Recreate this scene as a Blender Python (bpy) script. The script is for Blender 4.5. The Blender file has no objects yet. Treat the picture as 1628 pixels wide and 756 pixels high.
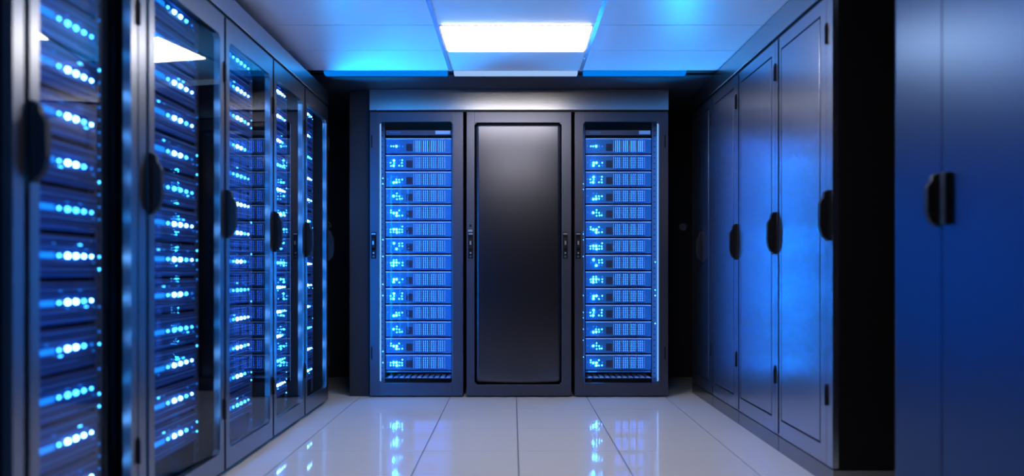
import bpy, bmesh, math, random
from mathutils import Vector, Matrix
random.seed(7)
sc = bpy.context.scene
COL = sc.collection
PI = math.pi

# ------------------------------------------------------------ materials
def mat(name, color, rough=0.5, metal=0.0, spec=0.5, bump=0.0, bscale=300, emit=None, estr=0.0, coat=0.0, vary=0.0, vscale=3.0):
    m = bpy.data.materials.new(name); m.use_nodes = True
    nt = m.node_tree; b = nt.nodes['Principled BSDF']
    b.inputs['Base Color'].default_value = (*color, 1)
    b.inputs['Roughness'].default_value = rough
    b.inputs['Metallic'].default_value = metal
    b.inputs['Specular IOR Level'].default_value = spec
    b.inputs['Coat Weight'].default_value = coat
    b.inputs['Coat Roughness'].default_value = 0.06
    if emit:
        b.inputs['Emission Color'].default_value = (*emit, 1)
        b.inputs['Emission Strength'].default_value = estr
    tc = nt.nodes.new('ShaderNodeTexCoord')
    if vary:
        n = nt.nodes.new('ShaderNodeTexNoise'); n.inputs['Scale'].default_value = vscale
        n.inputs['Detail'].default_value = 4
        nt.links.new(tc.outputs['Object'], n.inputs['Vector'])
        mr = nt.nodes.new('ShaderNodeMapRange')
        mr.inputs['To Min'].default_value = max(0.02, rough - vary)
        mr.inputs['To Max'].default_value = rough + vary
        nt.links.new(n.outputs['Fac'], mr.inputs['Value'])
        nt.links.new(mr.outputs['Result'], b.inputs['Roughness'])
    if bump:
        n2 = nt.nodes.new('ShaderNodeTexNoise'); n2.inputs['Scale'].default_value = bscale
        nt.links.new(tc.outputs['Object'], n2.inputs['Vector'])
        bp = nt.nodes.new('ShaderNodeBump'); bp.inputs['Strength'].default_value = bump
        bp.inputs['Distance'].default_value = 0.001
        nt.links.new(n2.outputs['Fac'], bp.inputs['Height'])
        nt.links.new(bp.outputs['Normal'], b.inputs['Normal'])
    return m

def emitter(name, color, strength):
    m = bpy.data.materials.new(name); m.use_nodes = True
    nt = m.node_tree; nt.nodes.clear()
    e = nt.nodes.new('ShaderNodeEmission'); o = nt.nodes.new('ShaderNodeOutputMaterial')
    e.inputs['Color'].default_value = (*color, 1); e.inputs['Strength'].default_value = strength
    nt.links.new(e.outputs[0], o.inputs[0])
    return m

def glass(name, tint, ior=1.5, rough=0.02):
    m = bpy.data.materials.new(name); m.use_nodes = True
    nt = m.node_tree; nt.nodes.clear()
    o = nt.nodes.new('ShaderNodeOutputMaterial'); mx = nt.nodes.new('ShaderNodeMixShader')
    t = nt.nodes.new('ShaderNodeBsdfTransparent'); g = nt.nodes.new('ShaderNodeBsdfGlossy')
    f = nt.nodes.new('ShaderNodeFresnel'); f.inputs['IOR'].default_value = ior
    t.inputs['Color'].default_value = (*tint, 1)
    g.inputs['Roughness'].default_value = rough; g.inputs['Color'].default_value = (1, 1, 1, 1)
    geo = nt.nodes.new('ShaderNodeNewGeometry'); inv = nt.nodes.new('ShaderNodeMath'); inv.operation = 'SUBTRACT'; inv.inputs[0].default_value = 1
    mul = nt.nodes.new('ShaderNodeMath'); mul.operation = 'MULTIPLY'      # the back face of a pane adds no second mirror image
    nt.links.new(geo.outputs['Backfacing'], inv.inputs[1]); nt.links.new(inv.outputs[0], mul.inputs[0]); nt.links.new(f.outputs[0], mul.inputs[1])
    nt.links.new(mul.outputs[0], mx.inputs[0]); nt.links.new(t.outputs[0], mx.inputs[1])
    nt.links.new(g.outputs[0], mx.inputs[2]); nt.links.new(mx.outputs[0], o.inputs[0])
    return m

def hazy(name, color, r1, r2, fac):
    """Metallic paint with a tight and a wide gloss lobe."""
    m = mat(name, color, r1, 1.0); nt = m.node_tree
    a = nt.nodes['Principled BSDF']; out = nt.nodes['Material Output']
    b = nt.nodes.new('ShaderNodeBsdfPrincipled')
    b.inputs['Base Color'].default_value = (*color, 1); b.inputs['Metallic'].default_value = 1.0; b.inputs['Roughness'].default_value = r2
    mx = nt.nodes.new('ShaderNodeMixShader'); mx.inputs[0].default_value = fac
    nt.links.new(a.outputs[0], mx.inputs[1]); nt.links.new(b.outputs[0], mx.inputs[2]); nt.links.new(mx.outputs[0], out.inputs[0])
    return m
BLUE = (0.0, 0.26, 1.0)
M = {
 'door':    mat('satin charcoal paint', (0.26, 0.26, 0.275), 0.29, 1.0),
 'door_r':  hazy('satin door paint tinted by blue glow', (0.40, 0.43, 0.52), 0.27, 0.42, 0.12),  # slight blue tint strengthens the reflected rack glow
 'door_n':  mat('dimmed door paint tinted by blue glow', (0.034, 0.075, 0.16), 0.33, 1.0),  # darkened to dim the lamp highlight, tinted blue for the rack glow
 'door_b':  mat('matt charcoal door paint', (0.11, 0.11, 0.14), 0.36, 1.0),
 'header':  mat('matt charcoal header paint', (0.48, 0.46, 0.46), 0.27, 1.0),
 'panel':   mat('dark recessed sheet', (0.095, 0.095, 0.115), 0.24, 1.0),
 'body':    mat('black cabinet sheet', (0.003, 0.003, 0.005), 0.7, 0.0, 0.15),
 'black':   mat('black plastic', (0.004, 0.004, 0.006), 0.45, 0.0, 0.3),
 'chrome':  mat('brushed steel', (0.6, 0.6, 0.66), 0.3, 1.0),
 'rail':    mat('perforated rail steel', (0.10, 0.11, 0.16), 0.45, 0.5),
 'server':  mat('blue light tinted server face', (0.025, 0.20, 0.46), 0.40, 0.3),  # blue of the rack lighting put into the server colours
 'server2': mat('blue light tinted chassis', (0.05, 0.10, 0.28), 0.5, 0.3),  # blue lighting carried in the chassis colour too
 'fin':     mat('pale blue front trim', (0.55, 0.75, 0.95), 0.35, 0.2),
 'finb':    mat('blue light tinted cover rib', (0.05, 0.22, 0.60), 0.4, 0.3),  # rib colour includes the blue lighting
 'bay':     mat('blue light tinted server cover', (0.012, 0.08, 0.30), 0.42, 0.3),  # blue light inside the cabinets put into the cover colour
 'glow':    emitter('self-glowing grille bar', (0.03, 0.16, 1.0), 5.0),  # bars glow in place of drive lights and spread the rack's blue
 'led_wb':  emitter('white rack indicator', (0.006, 0.25, 1.0), 320.0),
 'dark':    mat('dark vent cavity', (0.02, 0.025, 0.06), 0.7),
 'ceiling': mat('ceiling tile', (0.74, 0.73, 0.74), 0.36, 0.0, 0.7),
 'tbar':    mat('ceiling grid metal', (0.75, 0.78, 0.85), 0.25, 0.7),
 'soffit':  mat('dark soffit', (0.02, 0.02, 0.028), 0.6),
 'wall':    mat('black wall paint', (0.008, 0.009, 0.016), 0.7, bump=0.1, bscale=80),
 'tile':    mat('pale gloss floor tile', (0.66, 0.63, 0.61), 0.05, 0.0, 1.0),
 'grout':   mat('dark floor joint', (0.05, 0.05, 0.07), 0.6),
 'glass':   glass('smoked door glass', (0.88, 0.92, 1.0), 1.5),
 'glass_b': glass('clear rack glass', (0.95, 0.97, 1.0), 1.3),
 'lamp':    emitter('lamp diffuser', (1.0, 0.96, 0.93), 20.0),
 'lampframe': mat('white lamp frame', (0.7, 0.7, 0.72), 0.4),
 'bar_l':   emitter('hidden blue bar', BLUE, 36.0),
 'bar_b':   emitter('hidden blue rack bar', (0.0, 0.27, 1.0), 12.0),
 'edge':    emitter('pale blue edge light', (0.2, 0.45, 1.0), 1.5),
 'strip':   emitter('blue ceiling strip', (0.0, 0.24, 1.0), 0.85),
 'strip_p': emitter('pale ceiling strip', (0.35, 0.58, 1.0), 0.9),
 'led_c':   emitter('cyan indicator', (0.04, 0.40, 1.0), 12.0),
 'led_w':   emitter('white indicator', (0.16, 0.50, 1.0), 30.0),
 'led_b':   emitter('blue indicator', (0.01, 0.26, 1.0), 1.3),
 'disp':    emitter('blue display bar', (0.01, 0.26, 1.0), 1.5),
 'cable':   mat('blue patch cable', (0.05, 0.15, 0.5), 0.4),
}

# ------------------------------------------------------------ mesh helpers
class MB:
    def __init__(s): s.bm = bmesh.new(); s.mats = []
    def mi(s, m):
        if m not in s.mats: s.mats.append(m)
        return s.mats.index(m)
    def box(s, x0, x1, y0, y1, z0, z1, m='door'):
        i = s.mi(m)
        v = [s.bm.verts.new(p) for p in ((x0,y0,z0),(x1,y0,z0),(x1,y1,z0),(x0,y1,z0),(x0,y0,z1),(x1,y0,z1),(x1,y1,z1),(x0,y1,z1))]
        for f in ((0,3,2,1),(4,5,6,7),(0,1,5,4),(1,2,6,5),(2,3,7,6),(3,0,4,7)):
            s.bm.faces.new([v[k] for k in f]).material_index = i
        return s
    def prism_x(s, prof, x0, x1, m):          # prof: (y,z) ring, extruded along x
        i = s.mi(m)
        a = [s.bm.verts.new((x0, y, z)) for y, z in prof]
        b = [s.bm.verts.new((x1, y, z)) for y, z in prof]
        n = len(prof)
        s.bm.faces.new(a[::-1]).material_index = i
        s.bm.faces.new(b).material_index = i
        for k in range(n):
            s.bm.faces.new((a[k], a[(k+1) % n], b[(k+1) % n], b[k])).material_index = i
        return s
    def dome(s, x, y, z, r, ry, m, rz=None):        # bulging towards -y
        i = s.mi(m); rz = rz or r; seg = 12; rings = 4
        prev = None
        for j in range(rings):
            a = j / rings * PI / 2
            cur = [s.bm.verts.new((x + r*math.cos(a)*math.cos(t), y - ry*math.sin(a), z + rz*math.cos(a)*math.sin(t))) for t in [2*PI*k/seg for k in range(seg)]]
            if prev:
                for k in range(seg):
                    f = s.bm.faces.new((prev[k], prev[(k+1)%seg], cur[(k+1)%seg], cur[k])); f.material_index = i; f.smooth = True
            else:
                s.bm.faces.new(cur[::-1]).material_index = i
            prev = cur
        top = s.bm.verts.new((x, y-ry, z))
        for k in range(seg):
            f = s.bm.faces.new((prev[k], prev[(k+1)%seg], top)); f.material_index = i; f.smooth = True
        return s
    def cyl_y(s, x, y0, y1, z, r, m, seg=16):
        i = s.mi(m)
        a = [s.bm.verts.new((x+r*math.cos(2*PI*k/seg), y0, z+r*math.sin(2*PI*k/seg))) for k in range(seg)]
        b = [s.bm.verts.new((x+r*math.cos(2*PI*k/seg), y1, z+r*math.sin(2*PI*k/seg))) for k in range(seg)]
        s.bm.faces.new(a).material_index = i; s.bm.faces.new(b[::-1]).material_index = i
        for k in range(seg):
            f = s.bm.faces.new((a[k], b[k], b[(k+1)%seg], a[(k+1)%seg])); f.material_index = i; f.smooth = True
        return s
    def mesh(s, name, bevel=0.0):
        bmesh.ops.recalc_face_normals(s.bm, faces=s.bm.faces)
        if bevel:
            bmesh.ops.bevel(s.bm, geom=[e for e in s.bm.edges if e.calc_face_angle(0) > 0.5], offset=bevel, segments=2, affect='EDGES', profile=0.6)
        me = bpy.data.meshes.new(name); s.bm.to_mesh(me); s.bm.free()
        for m in s.mats: me.materials.append(M[m])
        return me
    def obj(s, name, parent=None, bevel=0.0, loc=None):
        return link(s.mesh(name, bevel), name, parent, loc)

def link(me, name, parent=None, loc=None):
    o = bpy.data.objects.new(name, me); COL.objects.link(o)
    if parent: o.parent = parent
    if loc: o.location = loc
    return o
def tag(o, label=None, cat=None, group=None, kind=None):
    if label: o['label'] = label
    if cat: o['category'] = cat
    if group: o['group'] = group
    if kind: o['kind'] = kind
    return o
def thing(name, label, cat, loc=(0,0,0), rz=0, group=None):
    o = bpy.data.objects.new(name, None); COL.objects.link(o)
    o.location = loc; o.rotation_euler = (0, 0, rz); o.empty_display_size = 0.1
    return tag(o, label, cat, group)
def dup(root, loc, rz, label, group):
    r = root.copy(); COL.objects.link(r); r.location = loc; r.rotation_euler = (0, 0, rz)
    r['label'] = label
    if group: r['group'] = group
    for ch in list(root.children):
        c = ch.copy(); COL.objects.link(c); c.parent = r
        for g in list(ch.children):
            d = g.copy(); COL.objects.link(d); d.parent = c
    return r
def box_obj(name, x0, x1, y0, y1, z0, z1, m, bevel=0.0, parent=None):
    return MB().box(x0, x1, y0, y1, z0, z1, m).obj(name, parent, bevel)
def struct(o): o['kind'] = 'structure'; return o

ORD = ['topmost', 'second from the top', 'third from the top', 'fourth from the top', 'fifth from the top', 'sixth from the top', 'seventh from the top',
       'seventh from the bottom', 'sixth from the bottom', 'fifth from the bottom', 'fourth from the bottom', 'third from the bottom', 'second from the bottom', 'bottommost']
def ordinal(k, n):
    return ORD[k] if n == 14 else (ORD[k] if k < 6 else ('middle' if k == 6 else ORD[k+1]))

# ------------------------------------------------------------ key numbers (metres)
H = 2.443             # ceiling
YB = 5.97             # front plane of the rack block across the end
XL, XR = -1.40, 1.473 # front planes of the rows along the aisle

# ------------------------------------------------------------ room
def floor():
    b = MB()
    b.box(-2.5, 2.6, -1.6, 7.1, -0.06, -0.004, 'grout')
    xs = [-2.5, -1.81, -1.21, -0.495, 0.03, 0.587, 1.21, 1.85, 2.6]
    ys = [-1.6, -1.28, -0.67, -0.06, 0.55, 1.16, 1.77, 2.38, 2.99, 3.60, 4.19, 4.79, 5.45, 6.1, 6.7, 7.1]
    g, h = 0.003, 0.0013
    for i in range(len(xs)-1):
        for j in range(len(ys)-1):
            b.box(xs[i]+g, xs[i+1]-g, ys[j]+h, ys[j+1]-h, -0.02, 0.0, 'tile')
    return b.obj('floor')
struct(floor())

def ceiling():
    b = MB()
    b.box(-2.5, 2.6, -1.6, 7.1, H+0.012, H+0.06, 'soffit')
    xs = [-2.5, -0.448, 0.492, 2.6]
    ys = [-1.6, -1.1, -0.6, -0.1, 0.4, 0.91, 1.42, 1.92, 2.42, 2.93, 3.43, 3.93, 4.44, 4.95, 5.44]
    gx, g = 0.012, 0.0035
    for i in range(len(xs)-1):
        for j in range(len(ys)-1):
            if i == 1 and ys[j] in (4.44, 1.92): continue      # the lamp sits in this bay
            b.box(xs[i]+gx, xs[i+1]-gx, ys[j]+g, ys[j+1]-g, H, H+0.012, 'ceiling')
    return b.obj('ceiling')
struct(ceiling())
for k, x in enumerate((-0.448, 0.492)):
    struct(MB().box(x-0.013, x+0.013, -1.6, 5.44, H-0.006, H+0.011, 'tbar').obj('trim_%d' % (k+1)))
struct(MB().box(-2.5, 2.6, 5.56, 7.1, H-0.004, H+0.012, 'soffit').obj('trim_3'))
struct(box_obj('wall_left', -2.55, -2.5, -1.6, 7.1, 0, H+0.06, 'wall'))
struct(box_obj('wall_right', 2.6, 2.65, -1.6, 7.1, 0, H+0.06, 'wall'))
struct(box_obj('wall_back', -2.5, 2.6, 7.1, 7.15, 0, H+0.06, 'wall'))
struct(box_obj('wall_front', -2.5, 2.6, -1.65, -1.6, 0, H+0.06, 'wall'))

# ceiling lamps: the one in view and its twin nearer the camera, whose highlight shows on the middle door
def panel_light(y, label):
    lamp = thing('ceiling_light', label, 'ceiling light', (0.022, y, H))
    fr = MB()
    for a in ((-0.452, 0.452, -0.247, -0.235), (-0.452, 0.452, 0.235, 0.247), (-0.452, -0.440, -0.235, 0.235), (0.440, 0.452, -0.235, 0.235)):
        fr.box(*a, -0.002, 0.010, 'lampframe')
    fr.obj('frame', lamp)
    MB().box(-0.440, 0.440, -0.235, 0.235, -0.012, 0.008, 'lamp').obj('diffuser', lamp)
panel_light(4.695, 'bright white rectangular panel light set in the ceiling grid')
panel_light(2.17, 'ceiling panel light almost overhead, nearer the viewer than the bright one in view')

# light strips along the far edge of the ceiling
for x0, x1, m, lb in ((-1.37, -0.47, 'strip', 'thin blue light strip along the ceiling edge above the row of glass cabinets'),
                      (-0.43, 0.475, 'strip_p', 'thin pale light strip along the ceiling edge behind the white panel light'),
                      (0.51, 1.26, 'strip', 'thin blue light strip along the ceiling edge towards the solid cabinet doors')):
    t = thing('light_strip', lb, 'light strip', ((x0+x1)/2, 5.50, H), group='light strips along the dark soffit')
    w = (x1-x0)/2
    MB().box(-w, w, -0.055, 0.055, 0.0, 0.012, 'tbar').obj('channel', t)
    MB().box(-w, w, 0.034, 0.050, -0.024, -0.001, 'black').obj('light_shield', t)  # lip added to keep the strip's light off the header
    MB().box(-w+0.005, w-0.005, -0.040, 0.030, -0.020, -0.0005, m).obj('diffuser', t)

# ------------------------------------------------------------ handles and hinges
def handle_mesh():
    b = MB()
    b.box(-0.017, 0.017, -0.012, 0.0, -0.118, 0.118, 'black')
    b.prism_x([(-0.012, .116), (-0.024, .108), (-0.029, .082), (-0.040, .068), (-0.046, .055), (-0.047, -.045), (-0.040, -.078), (-0.028, -.100), (-0.012, -.112)], -0.013, 0.013, 'black')
    return b.mesh('handle', 0.002)
def handle_small_mesh():        # the front-on handles of the end block: flat plate, lever and steel lock barrels
    b = MB()
    b.box(-0.020, 0.020, -0.006, 0.0, -0.105, 0.105, 'black')
    b.prism_x([(-0.006, .075), (-0.026, .06), (-0.028, -.02), (-0.006, -.04)], -0.012, 0.012, 'black')
    b.box(-0.016, 0.016, -0.014, -0.006, 0.086, 0.096, 'chrome')
    b.box(-0.006, 0.006, -0.032, -0.025, 0.005, 0.035, 'chrome')
    b.cyl_y(0, -0.014, -0.006, -0.060, 0.011, 'black')
    b.cyl_y(0, -0.017, -0.014, -0.060, 0.006, 'chrome')
    b.cyl_y(0, -0.012, -0.006, -0.088, 0.008, 'rail')
    return b.mesh('handle', 0.0)
def hinge_mesh():
    b = MB()
    b.box(-0.005, 0.005, -0.006, 0.0, -0.05, 0.05, 'black')
    b.prism_x([(-0.006, .05), (-0.011, .03), (-0.011, -.05), (-0.006, -.05)], -0.003, 0.003, 'black')
    return b.mesh('hinge', 0.001)
HND, HND_S, HNG = handle_mesh(), handle_small_mesh(), hinge_mesh()

def frame_mesh(w, z0, z1, sl, sr, rt, rb, m, th=0.03, gap=0.004):
    """Door frame: stiles and rails around one opening, corners slightly chamfered."""
    b = MB()
    x0, x1 = gap, w-gap
    b.box(x0, x0+sl, 0, th, z0, z1, m); b.box(x1-sr, x1, 0, th, z0, z1, m)
    b.box(x0+sl, x1-sr, 0, th, z1-rt, z1, m); b.box(x0+sl, x1-sr, 0, th, z0, z0+rb, m)
    c = 0.02
    for (cx, cz, sx, sz) in ((x0+sl, z0+rb, 1, 1), (x1-sr, z0+rb, -1, 1), (x0+sl, z1-rt, 1, -1), (x1-sr, z1-rt, -1, -1)):
        i = b.mi(m)
        pts = [(cx, cz), (cx+sx*c, cz), (cx, cz+sz*c)]
        A = [b.bm.verts.new((x, 0, z)) for x, z in pts]; B = [b.bm.verts.new((x, th, z)) for x, z in pts]
        b.bm.faces.new(A).material_index = i; b.bm.faces.new(B).material_index = i
        for k in range(3): b.bm.faces.new((A[k], A[(k+1)%3], B[(k+1)%3], B[k])).material_index = i
    return b

def body(t, w, z1, depth=0.85, y0=0.036, z0=0.012, m='body', post=0.0):
    b = MB(); s = 0.012
    b.box(0.001, s, y0, depth, z0, z1, m); b.box(w-s, w-0.001, y0, depth, z0, z1, m)
    b.box(s, w-s, depth-s, depth, z0, z1, m)
    b.box(s, w-s, y0, depth-s, z1-s, z1, m); b.box(s, w-s, y0, depth-s, z0, z0+s, m)
    b.obj('cabinet_body', t)
    if post:
        MB().box(w-post+0.003, w-0.006, 0.002, y0-0.002, z0, z1, 'door').obj('corner_post', t)
    MB().box(0.02, w-0.02, y0+0.02, depth-0.05, 0, z0, 'black').obj('plinth', t)

def rail_mesh(z0, z1, w=0.045, holes=True, lit=0.35, seed=0):
    r = random.Random(seed); b = MB()
    b.box(-w/2, w/2, 0, 0.004, z0, z1, 'rail')
    z = z0+0.03
    while z < z1-0.02:
        b.box(-0.006, 0.006, -0.001, 0.0, z-0.006, z+0.006, 'dark'); z += 0.0445
    return b.mesh('mounting_rail')
RL = {}
for c_ in ('led_c', 'led_b'): RL[c_] = MB().dome(0, -0.001, 0, 0.0045, 0.004, c_).mesh('rail_light')
def rail_leds(z0, z1, seed, parent, x, y, p=0.5):
    r = random.Random(seed); z = z0+0.05
    while z < z1-0.04:
        q = r.random()
        if q < p: link(RL['led_c' if q < 0.16 else 'led_b'], 'rail_light', parent, (x, y, z))
        z += 0.045

# ------------------------------------------------------------ servers of the glass row
def left_server(w, variant, label, group):
    """Origin at the bottom left of the face; face towards -y, w wide, .145 high."""
    r = random.Random(variant*31+int(w*1000))
    t = thing('server', label, 'server', group=group)
    hh = 0.146
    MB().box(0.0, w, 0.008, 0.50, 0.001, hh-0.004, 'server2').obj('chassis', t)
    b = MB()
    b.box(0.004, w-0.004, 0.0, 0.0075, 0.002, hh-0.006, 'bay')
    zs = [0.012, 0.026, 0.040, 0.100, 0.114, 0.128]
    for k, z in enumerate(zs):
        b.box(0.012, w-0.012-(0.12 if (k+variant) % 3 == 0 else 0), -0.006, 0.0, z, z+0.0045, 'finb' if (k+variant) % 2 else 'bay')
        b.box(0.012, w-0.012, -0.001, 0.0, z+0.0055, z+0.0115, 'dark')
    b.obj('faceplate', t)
    MB().box(0.02, w*0.44, -0.004, 0.0, 0.064, 0.083, 'disp').obj('display_bar', t)
    n = 5
    sizes = [0.0080, 0.0125, 0.0120, 0.0100, 0.0075]
    for k in range(n):
        fx = 0.50 + 0.103*k
        c = 'led_w'
        if k == 0 or variant % 4 == 3 or (variant % 4 == 2 and k > 2): c = 'led_c'
        if variant % 4 == 1 and k == 3: c = 'led_c'
        if variant % 4 == 2 and k == 4: c = 'led_b'
        MB().dome(fx*w, -0.0005, 0.0735, sizes[k], sizes[k]*0.8, c, sizes[k]*0.78).obj('status_light', t)
    for k in range(9):
        if r.random() < 0.55:
            x = w*(0.16+0.08*k); z = r.choice((0.095, 0.052, 0.110))
            MB().box(x, x+0.018, -0.008, -0.0065, z, z+0.0035, 'led_b' if r.random() < .8 else 'led_c').obj('port_light', t)
    MB().box(w*0.9, w*0.93, -0.008, -0.0065, 0.05, 0.0535, 'led_b').obj('port_light', t)
    return t

# glass row: (start, end) along the aisle, corner post width
SPANS = [(1.45, 2.172, 0), (2.179, 2.893, 0.066), (2.897, 3.672, 0), (3.678, 4.415, 0), (4.421, 5.086, 0), (5.092, 5.734, 0)]
ZH_L = [1.38, 1.375, 1.336, 1.277, 1.229, 1.21]
CN = ['the glass cabinet showing only its dark edge',
      'the glass cabinet nearest the viewer', 'the second glass cabinet of the long row', 'the third glass cabinet of the long row',
      'the fourth glass cabinet of the long row', 'the last glass cabinet of the long row']
LBL_L = ['black edged glass cabinet just entering the view beside the nearest blurred server cabinet',
         'nearest glass-door cabinet, blurred, big round cyan lights on blue-lit servers inside',
         'glass-door cabinet with the large white lamp reflection on its pane',
         'glass-door cabinet third along its row, small white lamp reflection at pane top',
         'narrow-looking glass-door cabinet next to last in the long blue-lit row',
         'glass-door cabinet ending the long row, beside the black corner gap']
TILT = [5.5, 5.5, -6.3, 0.0, 0.0, 0.0]
ZT = 2.235
for i, (y0, y1, post) in enumerate(SPANS):
    w = y1-y0
    t = thing('server_cabinet', LBL_L[i], 'server cabinet', (XL, y0, 0), PI/2, 'glass-door cabinets along the aisle')
    body(t, w, ZT, post=post)
    dw = w-post
    d = frame_mesh(dw, 0.03, ZT, 0.045, 0.048, 0.105, 0.095, 'door', gap=0.010).obj('door', t)
    ow = dw-0.020-0.093
    th = math.radians(TILT[i])     # panes turned to steer where the lamp's reflection falls
    pane = MB().box(0, ow-0.004, -0.0025, 0.0025, 0.13, ZT-0.11, 'glass').obj('glass_pane', d, loc=(0.057, 0.008+max(0, -math.sin(th)*ow), 0))
    pane.rotation_euler[2] = th
    zh = ZH_L[i]
    link(HND, 'handle', d, (0.022 if i else 0.022, 0, zh))
    if i == 5: link(HND, 'handle', d, (dw-0.02, 0, 1.19))
    for zz in (ZT-0.27, 0.33):
        link(HNG, 'hinge', d, (dw-0.010, 0, zz))
    # rails
    rx = dw-0.095
    link(rail_mesh(0.1, 2.18, seed=i), 'mounting_rail', t, (rx, 0.098, 0))
    rail_leds(0.1, 2.18, i, t, rx, 0.098)
    link(rail_mesh(0.1, 2.18, seed=i), 'mounting_rail', t, (0.036, 0.098, 0))
    # unseen light bar added behind the near stile to light the servers blue
    MB().box(0.016, 0.024, 0.045, 0.068, 0.14, 2.15, 'bar_l').obj('hidden_light_bar', t)
    if i == 0: continue
    sx0, sx1 = 0.062, dw-0.122
    protos = []
    for k in range(13):
        z = 1.05 + 0.155*(6-k) - 0.0735 + 0.155*1
        v = (k + i) % 4
        lb = 'blue-lit server, %s in %s' % (ordinal(k, 13), CN[i])
        loc = (XL-0.088, y0+sx0, z)
        grp = 'servers in the glass cabinets along the aisle'
        pr = next((p for vv, p in protos if vv == v), None)
        if pr is None:
            s = left_server(sx1-sx0, v, lb, grp); s.location = loc; s.rotation_euler = (0, 0, PI/2); protos.append((v, s))
        else:
            dup(pr, loc, PI/2, lb, grp)

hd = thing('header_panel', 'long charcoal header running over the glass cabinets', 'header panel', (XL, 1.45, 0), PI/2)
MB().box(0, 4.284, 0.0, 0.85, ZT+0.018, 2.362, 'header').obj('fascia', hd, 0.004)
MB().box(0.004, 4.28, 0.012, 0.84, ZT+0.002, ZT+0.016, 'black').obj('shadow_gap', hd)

# ------------------------------------------------------------ solid-door row
ZTR, PL = 2.288, 0.09
RS = [(3.466, 4.178, 1.257), (4.184, 4.915, 1.21), (4.921, 5.555, 1.19), (5.561, 6.20, 1.185)]
LBL_R = ['solid charcoal cabinet with the largest black handle, beside the black gap',
         'solid charcoal cabinet second from the black gap, strong blue glow on its door',
         'solid charcoal cabinet third from the black gap, door half blue half dark',
         'dim solid charcoal cabinet deepest in its row beside the end rack']
for i, (y0, y1, zh) in enumerate(RS):
    w = y1-y0
    t = thing('server_cabinet', LBL_R[i], 'server cabinet', (XR, y1, 0), -PI/2, 'solid-door cabinets along the aisle')
    MB().box(0.001, w-0.001, 0.034, 0.85, PL, ZTR, 'body').obj('cabinet_body', t)
    MB().box(0.001, w-0.001, 0.0, 0.85, 0, PL-0.006, 'door').obj('plinth', t, 0.002)
    nm, nm2 = 0.145, 0.075
    if i: nm, nm2 = 0.105, 0.05
    px0, px1, pz0, pz1 = 0.036, w-nm, PL+0.085, ZTR-0.07
    b = MB(); g = 0.009
    z0, z1 = PL, ZTR-0.004
    # slab around the inset panel, with a narrow groove, and a second upright groove near the handle
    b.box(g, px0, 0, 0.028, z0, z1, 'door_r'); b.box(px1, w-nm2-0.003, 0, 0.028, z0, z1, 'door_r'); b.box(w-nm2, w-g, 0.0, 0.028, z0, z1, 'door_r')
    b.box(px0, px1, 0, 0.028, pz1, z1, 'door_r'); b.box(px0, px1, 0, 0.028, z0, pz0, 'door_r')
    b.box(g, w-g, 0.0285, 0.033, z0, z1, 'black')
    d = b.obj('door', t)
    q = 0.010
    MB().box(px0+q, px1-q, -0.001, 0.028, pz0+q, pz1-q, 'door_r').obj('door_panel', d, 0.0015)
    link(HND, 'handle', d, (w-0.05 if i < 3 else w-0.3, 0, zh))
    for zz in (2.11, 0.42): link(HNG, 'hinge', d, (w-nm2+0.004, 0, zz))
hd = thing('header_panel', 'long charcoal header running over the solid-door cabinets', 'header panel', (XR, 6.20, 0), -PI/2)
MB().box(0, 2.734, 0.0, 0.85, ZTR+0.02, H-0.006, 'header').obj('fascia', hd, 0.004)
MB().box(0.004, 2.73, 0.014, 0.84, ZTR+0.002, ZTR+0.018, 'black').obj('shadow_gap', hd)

# near cabinet with two plain leaves
t = thing('server_cabinet', 'tall plain charcoal cabinet closest to the viewer, two flush doors meeting at a seam', 'server cabinet', (XR, 2.93, 0), -PI/2)
MB().box(0.0, 1.30, 0.036, 0.85, 0.09, H-0.006, 'body').obj('cabinet_body', t)
MB().box(0.0, 1.30, 0.0, 0.85, 0, 0.086, 'door').obj('plinth', t)
for k, (a, c) in enumerate(((0.0, 0.337), (0.343, 1.298))):
    b = MB()
    if k == 0:      # rounded outer edge
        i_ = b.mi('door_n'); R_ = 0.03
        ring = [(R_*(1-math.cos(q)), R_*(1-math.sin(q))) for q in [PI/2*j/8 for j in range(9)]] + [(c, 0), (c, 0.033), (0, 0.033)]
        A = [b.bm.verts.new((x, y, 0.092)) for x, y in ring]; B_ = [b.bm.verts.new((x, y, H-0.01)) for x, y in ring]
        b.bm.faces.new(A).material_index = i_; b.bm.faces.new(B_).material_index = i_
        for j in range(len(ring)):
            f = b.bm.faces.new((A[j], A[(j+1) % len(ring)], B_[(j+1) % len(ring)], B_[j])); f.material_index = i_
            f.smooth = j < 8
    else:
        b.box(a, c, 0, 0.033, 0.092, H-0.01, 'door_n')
    d = b.obj('door', t)
    if k == 0: link(HND, 'handle', d, (c-0.022, 0, 1.244)).scale = (1, 0.9, 0.78)
    else:
        p = MB().box(-0.017, 0.017, -0.020, 0.0, -0.088, 0.088, 'black').obj('handle', d, 0.004, (a+0.034, 0, 1.244))

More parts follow.
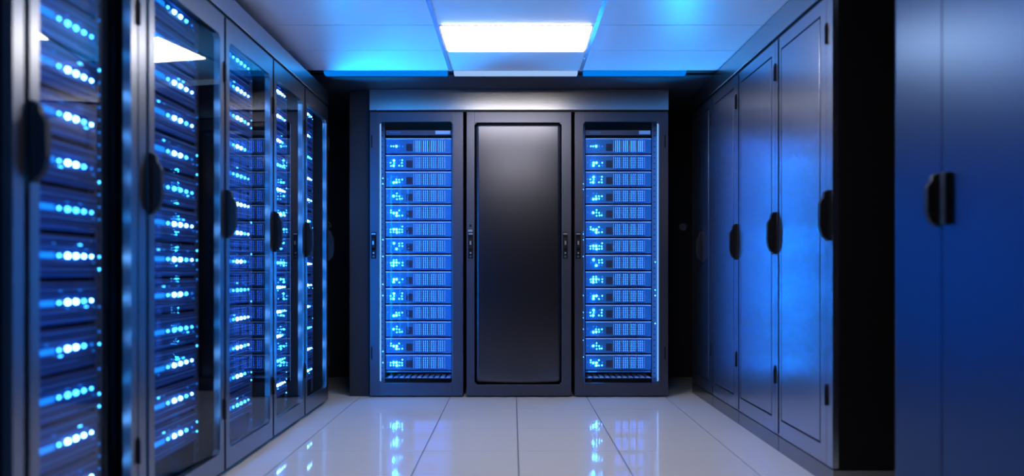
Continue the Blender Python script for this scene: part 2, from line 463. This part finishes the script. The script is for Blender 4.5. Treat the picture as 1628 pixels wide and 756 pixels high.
# ------------------------------------------------------------ end block
def back_server(variant, label, group, w=0.528, hh=0.123):
    r = random.Random(variant*17+3)
    t = thing('server', label, 'server', group=group)
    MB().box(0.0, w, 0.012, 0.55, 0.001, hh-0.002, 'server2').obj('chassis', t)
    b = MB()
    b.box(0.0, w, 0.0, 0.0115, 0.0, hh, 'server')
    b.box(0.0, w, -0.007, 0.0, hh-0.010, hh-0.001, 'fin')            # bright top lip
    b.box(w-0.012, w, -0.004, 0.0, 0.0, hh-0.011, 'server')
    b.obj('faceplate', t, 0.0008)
    MB().box(0.165, 0.215, -0.004, -0.0005, 0.020, 0.078, 'dark').obj('dark_screen', t, 0.001)
    v = MB()
    gx0, gx1, gz0, gz1 = 0.228, 0.475, 0.013, 0.104
    v.box(gx0, gx1, -0.0015, -0.0005, gz0, gz1, 'dark')
    nx = 16
    for k in range(nx+1):
        x = gx0+(gx1-gx0)*k/nx
        v.box(x-0.0026, x+0.0026, -0.006, -0.002, gz0, gz1, 'glow' if k % 4 else 'fin')
    if variant != 99:
        for k in range(6):
            z = gz0+(gz1-gz0)*k/5
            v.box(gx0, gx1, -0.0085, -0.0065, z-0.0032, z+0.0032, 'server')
    v.obj('vent_grille', t)
    n = 0
    for rw in range(3):
        for cl in range(5):
            pr = (0.45, 0.85, 0.8)[rw]
            if r.random() < pr and not (variant == 99 and rw != 1):
                x = 0.040+0.023*cl+r.uniform(-.003, .003); z = 0.080-0.022*rw+r.uniform(-.002, .002)
                c = 'led_wb' if (cl in (1, 2) and r.random() < .75) else r.choice(('led_c', 'led_c', 'led_b'))
                s = 0.0078 if c == 'led_wb' else 0.006
                MB().dome(x, -0.0005, z, s, 0.005, c).obj('status_light', t); n += 1
    MB().cyl_y(0.015, -0.003, 0.0, hh*0.5, 0.004, 'chrome', 8).obj('screw', t)
    return t

ZTB = 2.254
XA0, XA1, XM0, XM1, XC0, XC1 = -1.134, -0.388, -0.368, 0.468, 0.488, 1.234
racks = []
for key, x0, x1, lb, near in (('A', XA0, XA1, 'end-wall glass rack full of blue-lit servers, nearest the glass cabinet row', 'the end rack nearest the glass cabinet row'),
                        ('C', XC0, XC1, 'end-wall glass rack full of blue-lit servers, nearest the solid cabinet doors', 'the end rack nearest the solid doors')):
    w = x1-x0
    t = thing('server_rack', lb, 'server rack', (x0, YB, 0), 0, 'glass racks in the end block')
    body(t, w, ZTB, depth=0.9)
    sl, sr = (0.076, 0.082) if key == 'A' else (0.066, 0.072)
    d = frame_mesh(w, 0.012, ZTB, sl, sr, 0.075, 0.10, 'door_b').obj('door', t, 0.0015)
    MB().box(sl+0.006, w-sr-0.006, 0.012, 0.016, 0.114, ZTB-0.078, 'glass_b').obj('glass_pane', d)
    mir = key == 'C'
    hx = 0.036 if key == 'A' else 0.034
    link(HND_S, 'handle', d, (hx if key == 'A' else 0.030, 0, 1.20))
    for zz in (2.02, 0.35): link(HNG, 'hinge', d, ((0.02 if not mir else w-0.03), 0, zz))
    # interior
    off = 0.110 if key == 'A' else 0.102
    for rx in (off-0.028, off+0.528+0.026):
        link(rail_mesh(0.10, 2.20, 0.044), 'mounting_rail', t, (rx, 0.118, 0))
        rail_leds(0.12, 1.9, int(rx*100), t, rx+0.006, 0.118, 0.15)
    ex = sl+0.006 if key == 'A' else w-sr-0.013      # slim edge light one sees through the pane
    MB().box(ex, ex+0.007, 0.020, 0.028, 0.12, ZTB-0.085, 'edge').obj('edge_light', t)
    for bx in (sl-0.022, w-sr+0.006):                # unseen brighter bars added behind the door stiles to light the servers
        MB().box(bx, bx+0.014, 0.048, 0.062, 0.125, ZTB-0.16, 'bar_b').obj('hidden_light_bar', t)
    # cable tray floor at the bottom
    b = MB()
    b.box(off, off+0.528, 0.10, 0.60, 0.135, 0.139, 'server2')
    for k in range(11):
        for j in range(4):
            x = off+0.02+0.047*k
            b.box(x, x+0.030, 0.11+0.05*j, 0.135+0.05*j, 0.139, 0.144, 'fin')
    b.obj('floor_tray', t)
    protos = []
    grp = 'servers in the end racks'
    for k in range(14):
        z = 1 + (430-(232+26.4*k))/196.5 - 0.061
        v = 99 if k == 0 else (k*5 + (3 if mir else 0)) % 8
        lb2 = 'blue server, %s in %s' % (ordinal(k, 14), near)
        loc = (x0+off, YB+0.13, z)
        pr = next((p for vv, p in protos if vv == v), None)
        if pr is None:
            s = back_server(v, lb2, grp); s.location = loc; protos.append((v, s))
        else:
            dup(pr, loc, 0, lb2, grp)
    # slim unit above the servers
    p = thing('patch_panel', 'slim dark patch panel topping '+near, 'patch panel', (x0+off, YB+0.13, 2.095), group='slim units at the top of the end racks')
    MB().box(0, 0.528, 0.0, 0.35, 0, 0.040, 'rail').obj('housing', p, 0.002)
    MB().box(0.43 if mir else 0.40, 0.52, -0.012, -0.001, 0.006, 0.034, 'fin').obj('port_block', p, 0.002)
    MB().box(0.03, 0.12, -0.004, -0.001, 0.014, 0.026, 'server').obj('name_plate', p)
    p = thing('patch_panel', 'cable tray, edge lit, at the foot of '+near, 'cable tray', (x0+off, YB+0.13, 0.180), group='trays at the bottom of the end racks')
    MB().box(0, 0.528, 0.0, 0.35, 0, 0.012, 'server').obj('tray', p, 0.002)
    MB().box(0.02, 0.09, -0.004, -0.001, 0.002, 0.009, 'led_b').obj('status_light', p)
    p.name = 'cable_tray'

w = XM1-XM0
t = thing('server_cabinet', 'windowless dark cabinet with a recessed sheet door between the two blue racks', 'server cabinet', (XM0, YB, 0))
body(t, w, ZTB, depth=0.9)
d = frame_mesh(w, 0.012, ZTB, 0.062, 0.076, 0.083, 0.088, 'door_b').obj('door', t, 0.0015)
# gently bowed recessed sheet
b = MB(); i_ = b.mi('panel'); N = 14
x0, x1, z0, z1 = 0.05, w-0.06, 0.08, ZTB-0.06
grid = []
for jz in range(41):
    fz = jz/40; z = z0+(z1-z0)*fz
    e = min(fz, 1-fz)
    row = []
    for jx in range(N+1):
        fx = jx/N; x = x0+(x1-x0)*fx
        row.append(b.bm.verts.new((x, 0.035 - 0.003*math.sin(PI*fx) + 0.020*math.exp(-fz/0.015)*(1-0.5*math.sin(PI*fx)), z)))
    grid.append(row)
for jz in range(40):
    for jx in range(N):
        f = b.bm.faces.new((grid[jz][jx], grid[jz][jx+1], grid[jz+1][jx+1], grid[jz+1][jx])); f.smooth = True; f.material_index = i_
pn = b.obj('recessed_panel', d)
sm = pn.modifiers.new('thickness', 'SOLIDIFY'); sm.thickness = 0.002; sm.offset = 1
link(HND_S, 'handle', d, (0.036, 0, 1.20)); link(HND_S, 'handle', d, (w-0.052, 0, 1.20))
k = MB(); k.box(0.018, 0.052, -0.010, 0, 1.335, 1.372, 'rail'); k.box(0.026, 0.044, -0.012, -0.0101, 1.343, 1.366, 'black'); k.box(0.016, 0.050, -0.008, 0, 1.308, 1.324, 'chrome')
k.obj('lock_reader', d)
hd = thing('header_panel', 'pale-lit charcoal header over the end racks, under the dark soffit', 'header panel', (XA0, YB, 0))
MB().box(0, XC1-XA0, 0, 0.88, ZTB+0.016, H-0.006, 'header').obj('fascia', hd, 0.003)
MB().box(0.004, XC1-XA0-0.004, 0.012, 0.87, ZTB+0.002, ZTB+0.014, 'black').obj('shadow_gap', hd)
fp = thing('filler_panel', 'narrow black filler panel closing the corner beside the end racks', 'filler panel', (-1.30, YB+0.05, 0))
MB().box(0, 0.155, 0, 0.02, 0, H-0.01, 'wall').obj('sheet', fp)

# up-lights added in the corners to throw blue patches on the ceiling
def uplight(loc, target, power, lb, spot=70):
    t = thing('added_corner_spotlight', lb, 'light', loc)
    b = MB(); b.cyl_y(0, -0.03, 0.03, 0, 0.03, 'black'); b.obj('lamp_housing', t)
    MB().box(-0.015, 0.015, 0.031, 0.10, -0.010, 0.010, 'rail').obj('bracket', t)
    l = bpy.data.lights.new('spot', 'SPOT'); l.energy = power; l.color = (0.0, 0.33, 1.0); l.spot_size = math.radians(spot); l.spot_blend = 0.6; l.shadow_soft_size = 0.02
    o = bpy.data.objects.new('spot', l); COL.objects.link(o)
    o.location = Vector(loc)+Vector((0, 0, 0.04))
    o.rotation_euler = (Vector(target)-o.location).to_track_quat('-Z', 'Y').to_euler()
    return t

uplight((-1.43, 5.79, 1.35), (-0.98, 5.0, 2.44), 320, 'added black uplight, unseen behind the end of the glass cabinet row')
uplight((1.36, 6.05, 1.35), (0.85, 4.95, 2.44), 110, 'added black uplight in the dark gap beside the solid-door row')

# ------------------------------------------------------------ camera
cam = bpy.data.cameras.new('camera'); co = bpy.data.objects.new('camera', cam); COL.objects.link(co)
co.location = (0, 0, 1.0); co.rotation_euler = (PI/2, 0, 0)
cam.sensor_width = 36; cam.lens = 36*1200/1628
cam.shift_x = -1/1628; cam.shift_y = 52/1628
cam.clip_start = 0.05
cam.dof.use_dof = True; cam.dof.focus_distance = 5.8; cam.dof.aperture_fstop = 1.0
sc.camera = co
wd = bpy.data.worlds.new('world'); sc.world = wd; wd.use_nodes = True
wd.node_tree.nodes['Background'].inputs['Color'].default_value = (0.01, 0.012, 0.02, 1)
sc.view_settings.view_transform = 'Standard'; sc.view_settings.look = 'None'
sc.view_settings.exposure = 0; sc.view_settings.gamma = 1; sc.view_settings.use_curve_mapping = False
sc.cycles.use_denoising = True
sc.cycles.max_bounces = 8; sc.cycles.transparent_max_bounces = 12
sc.cycles.sample_clamp_indirect = 6
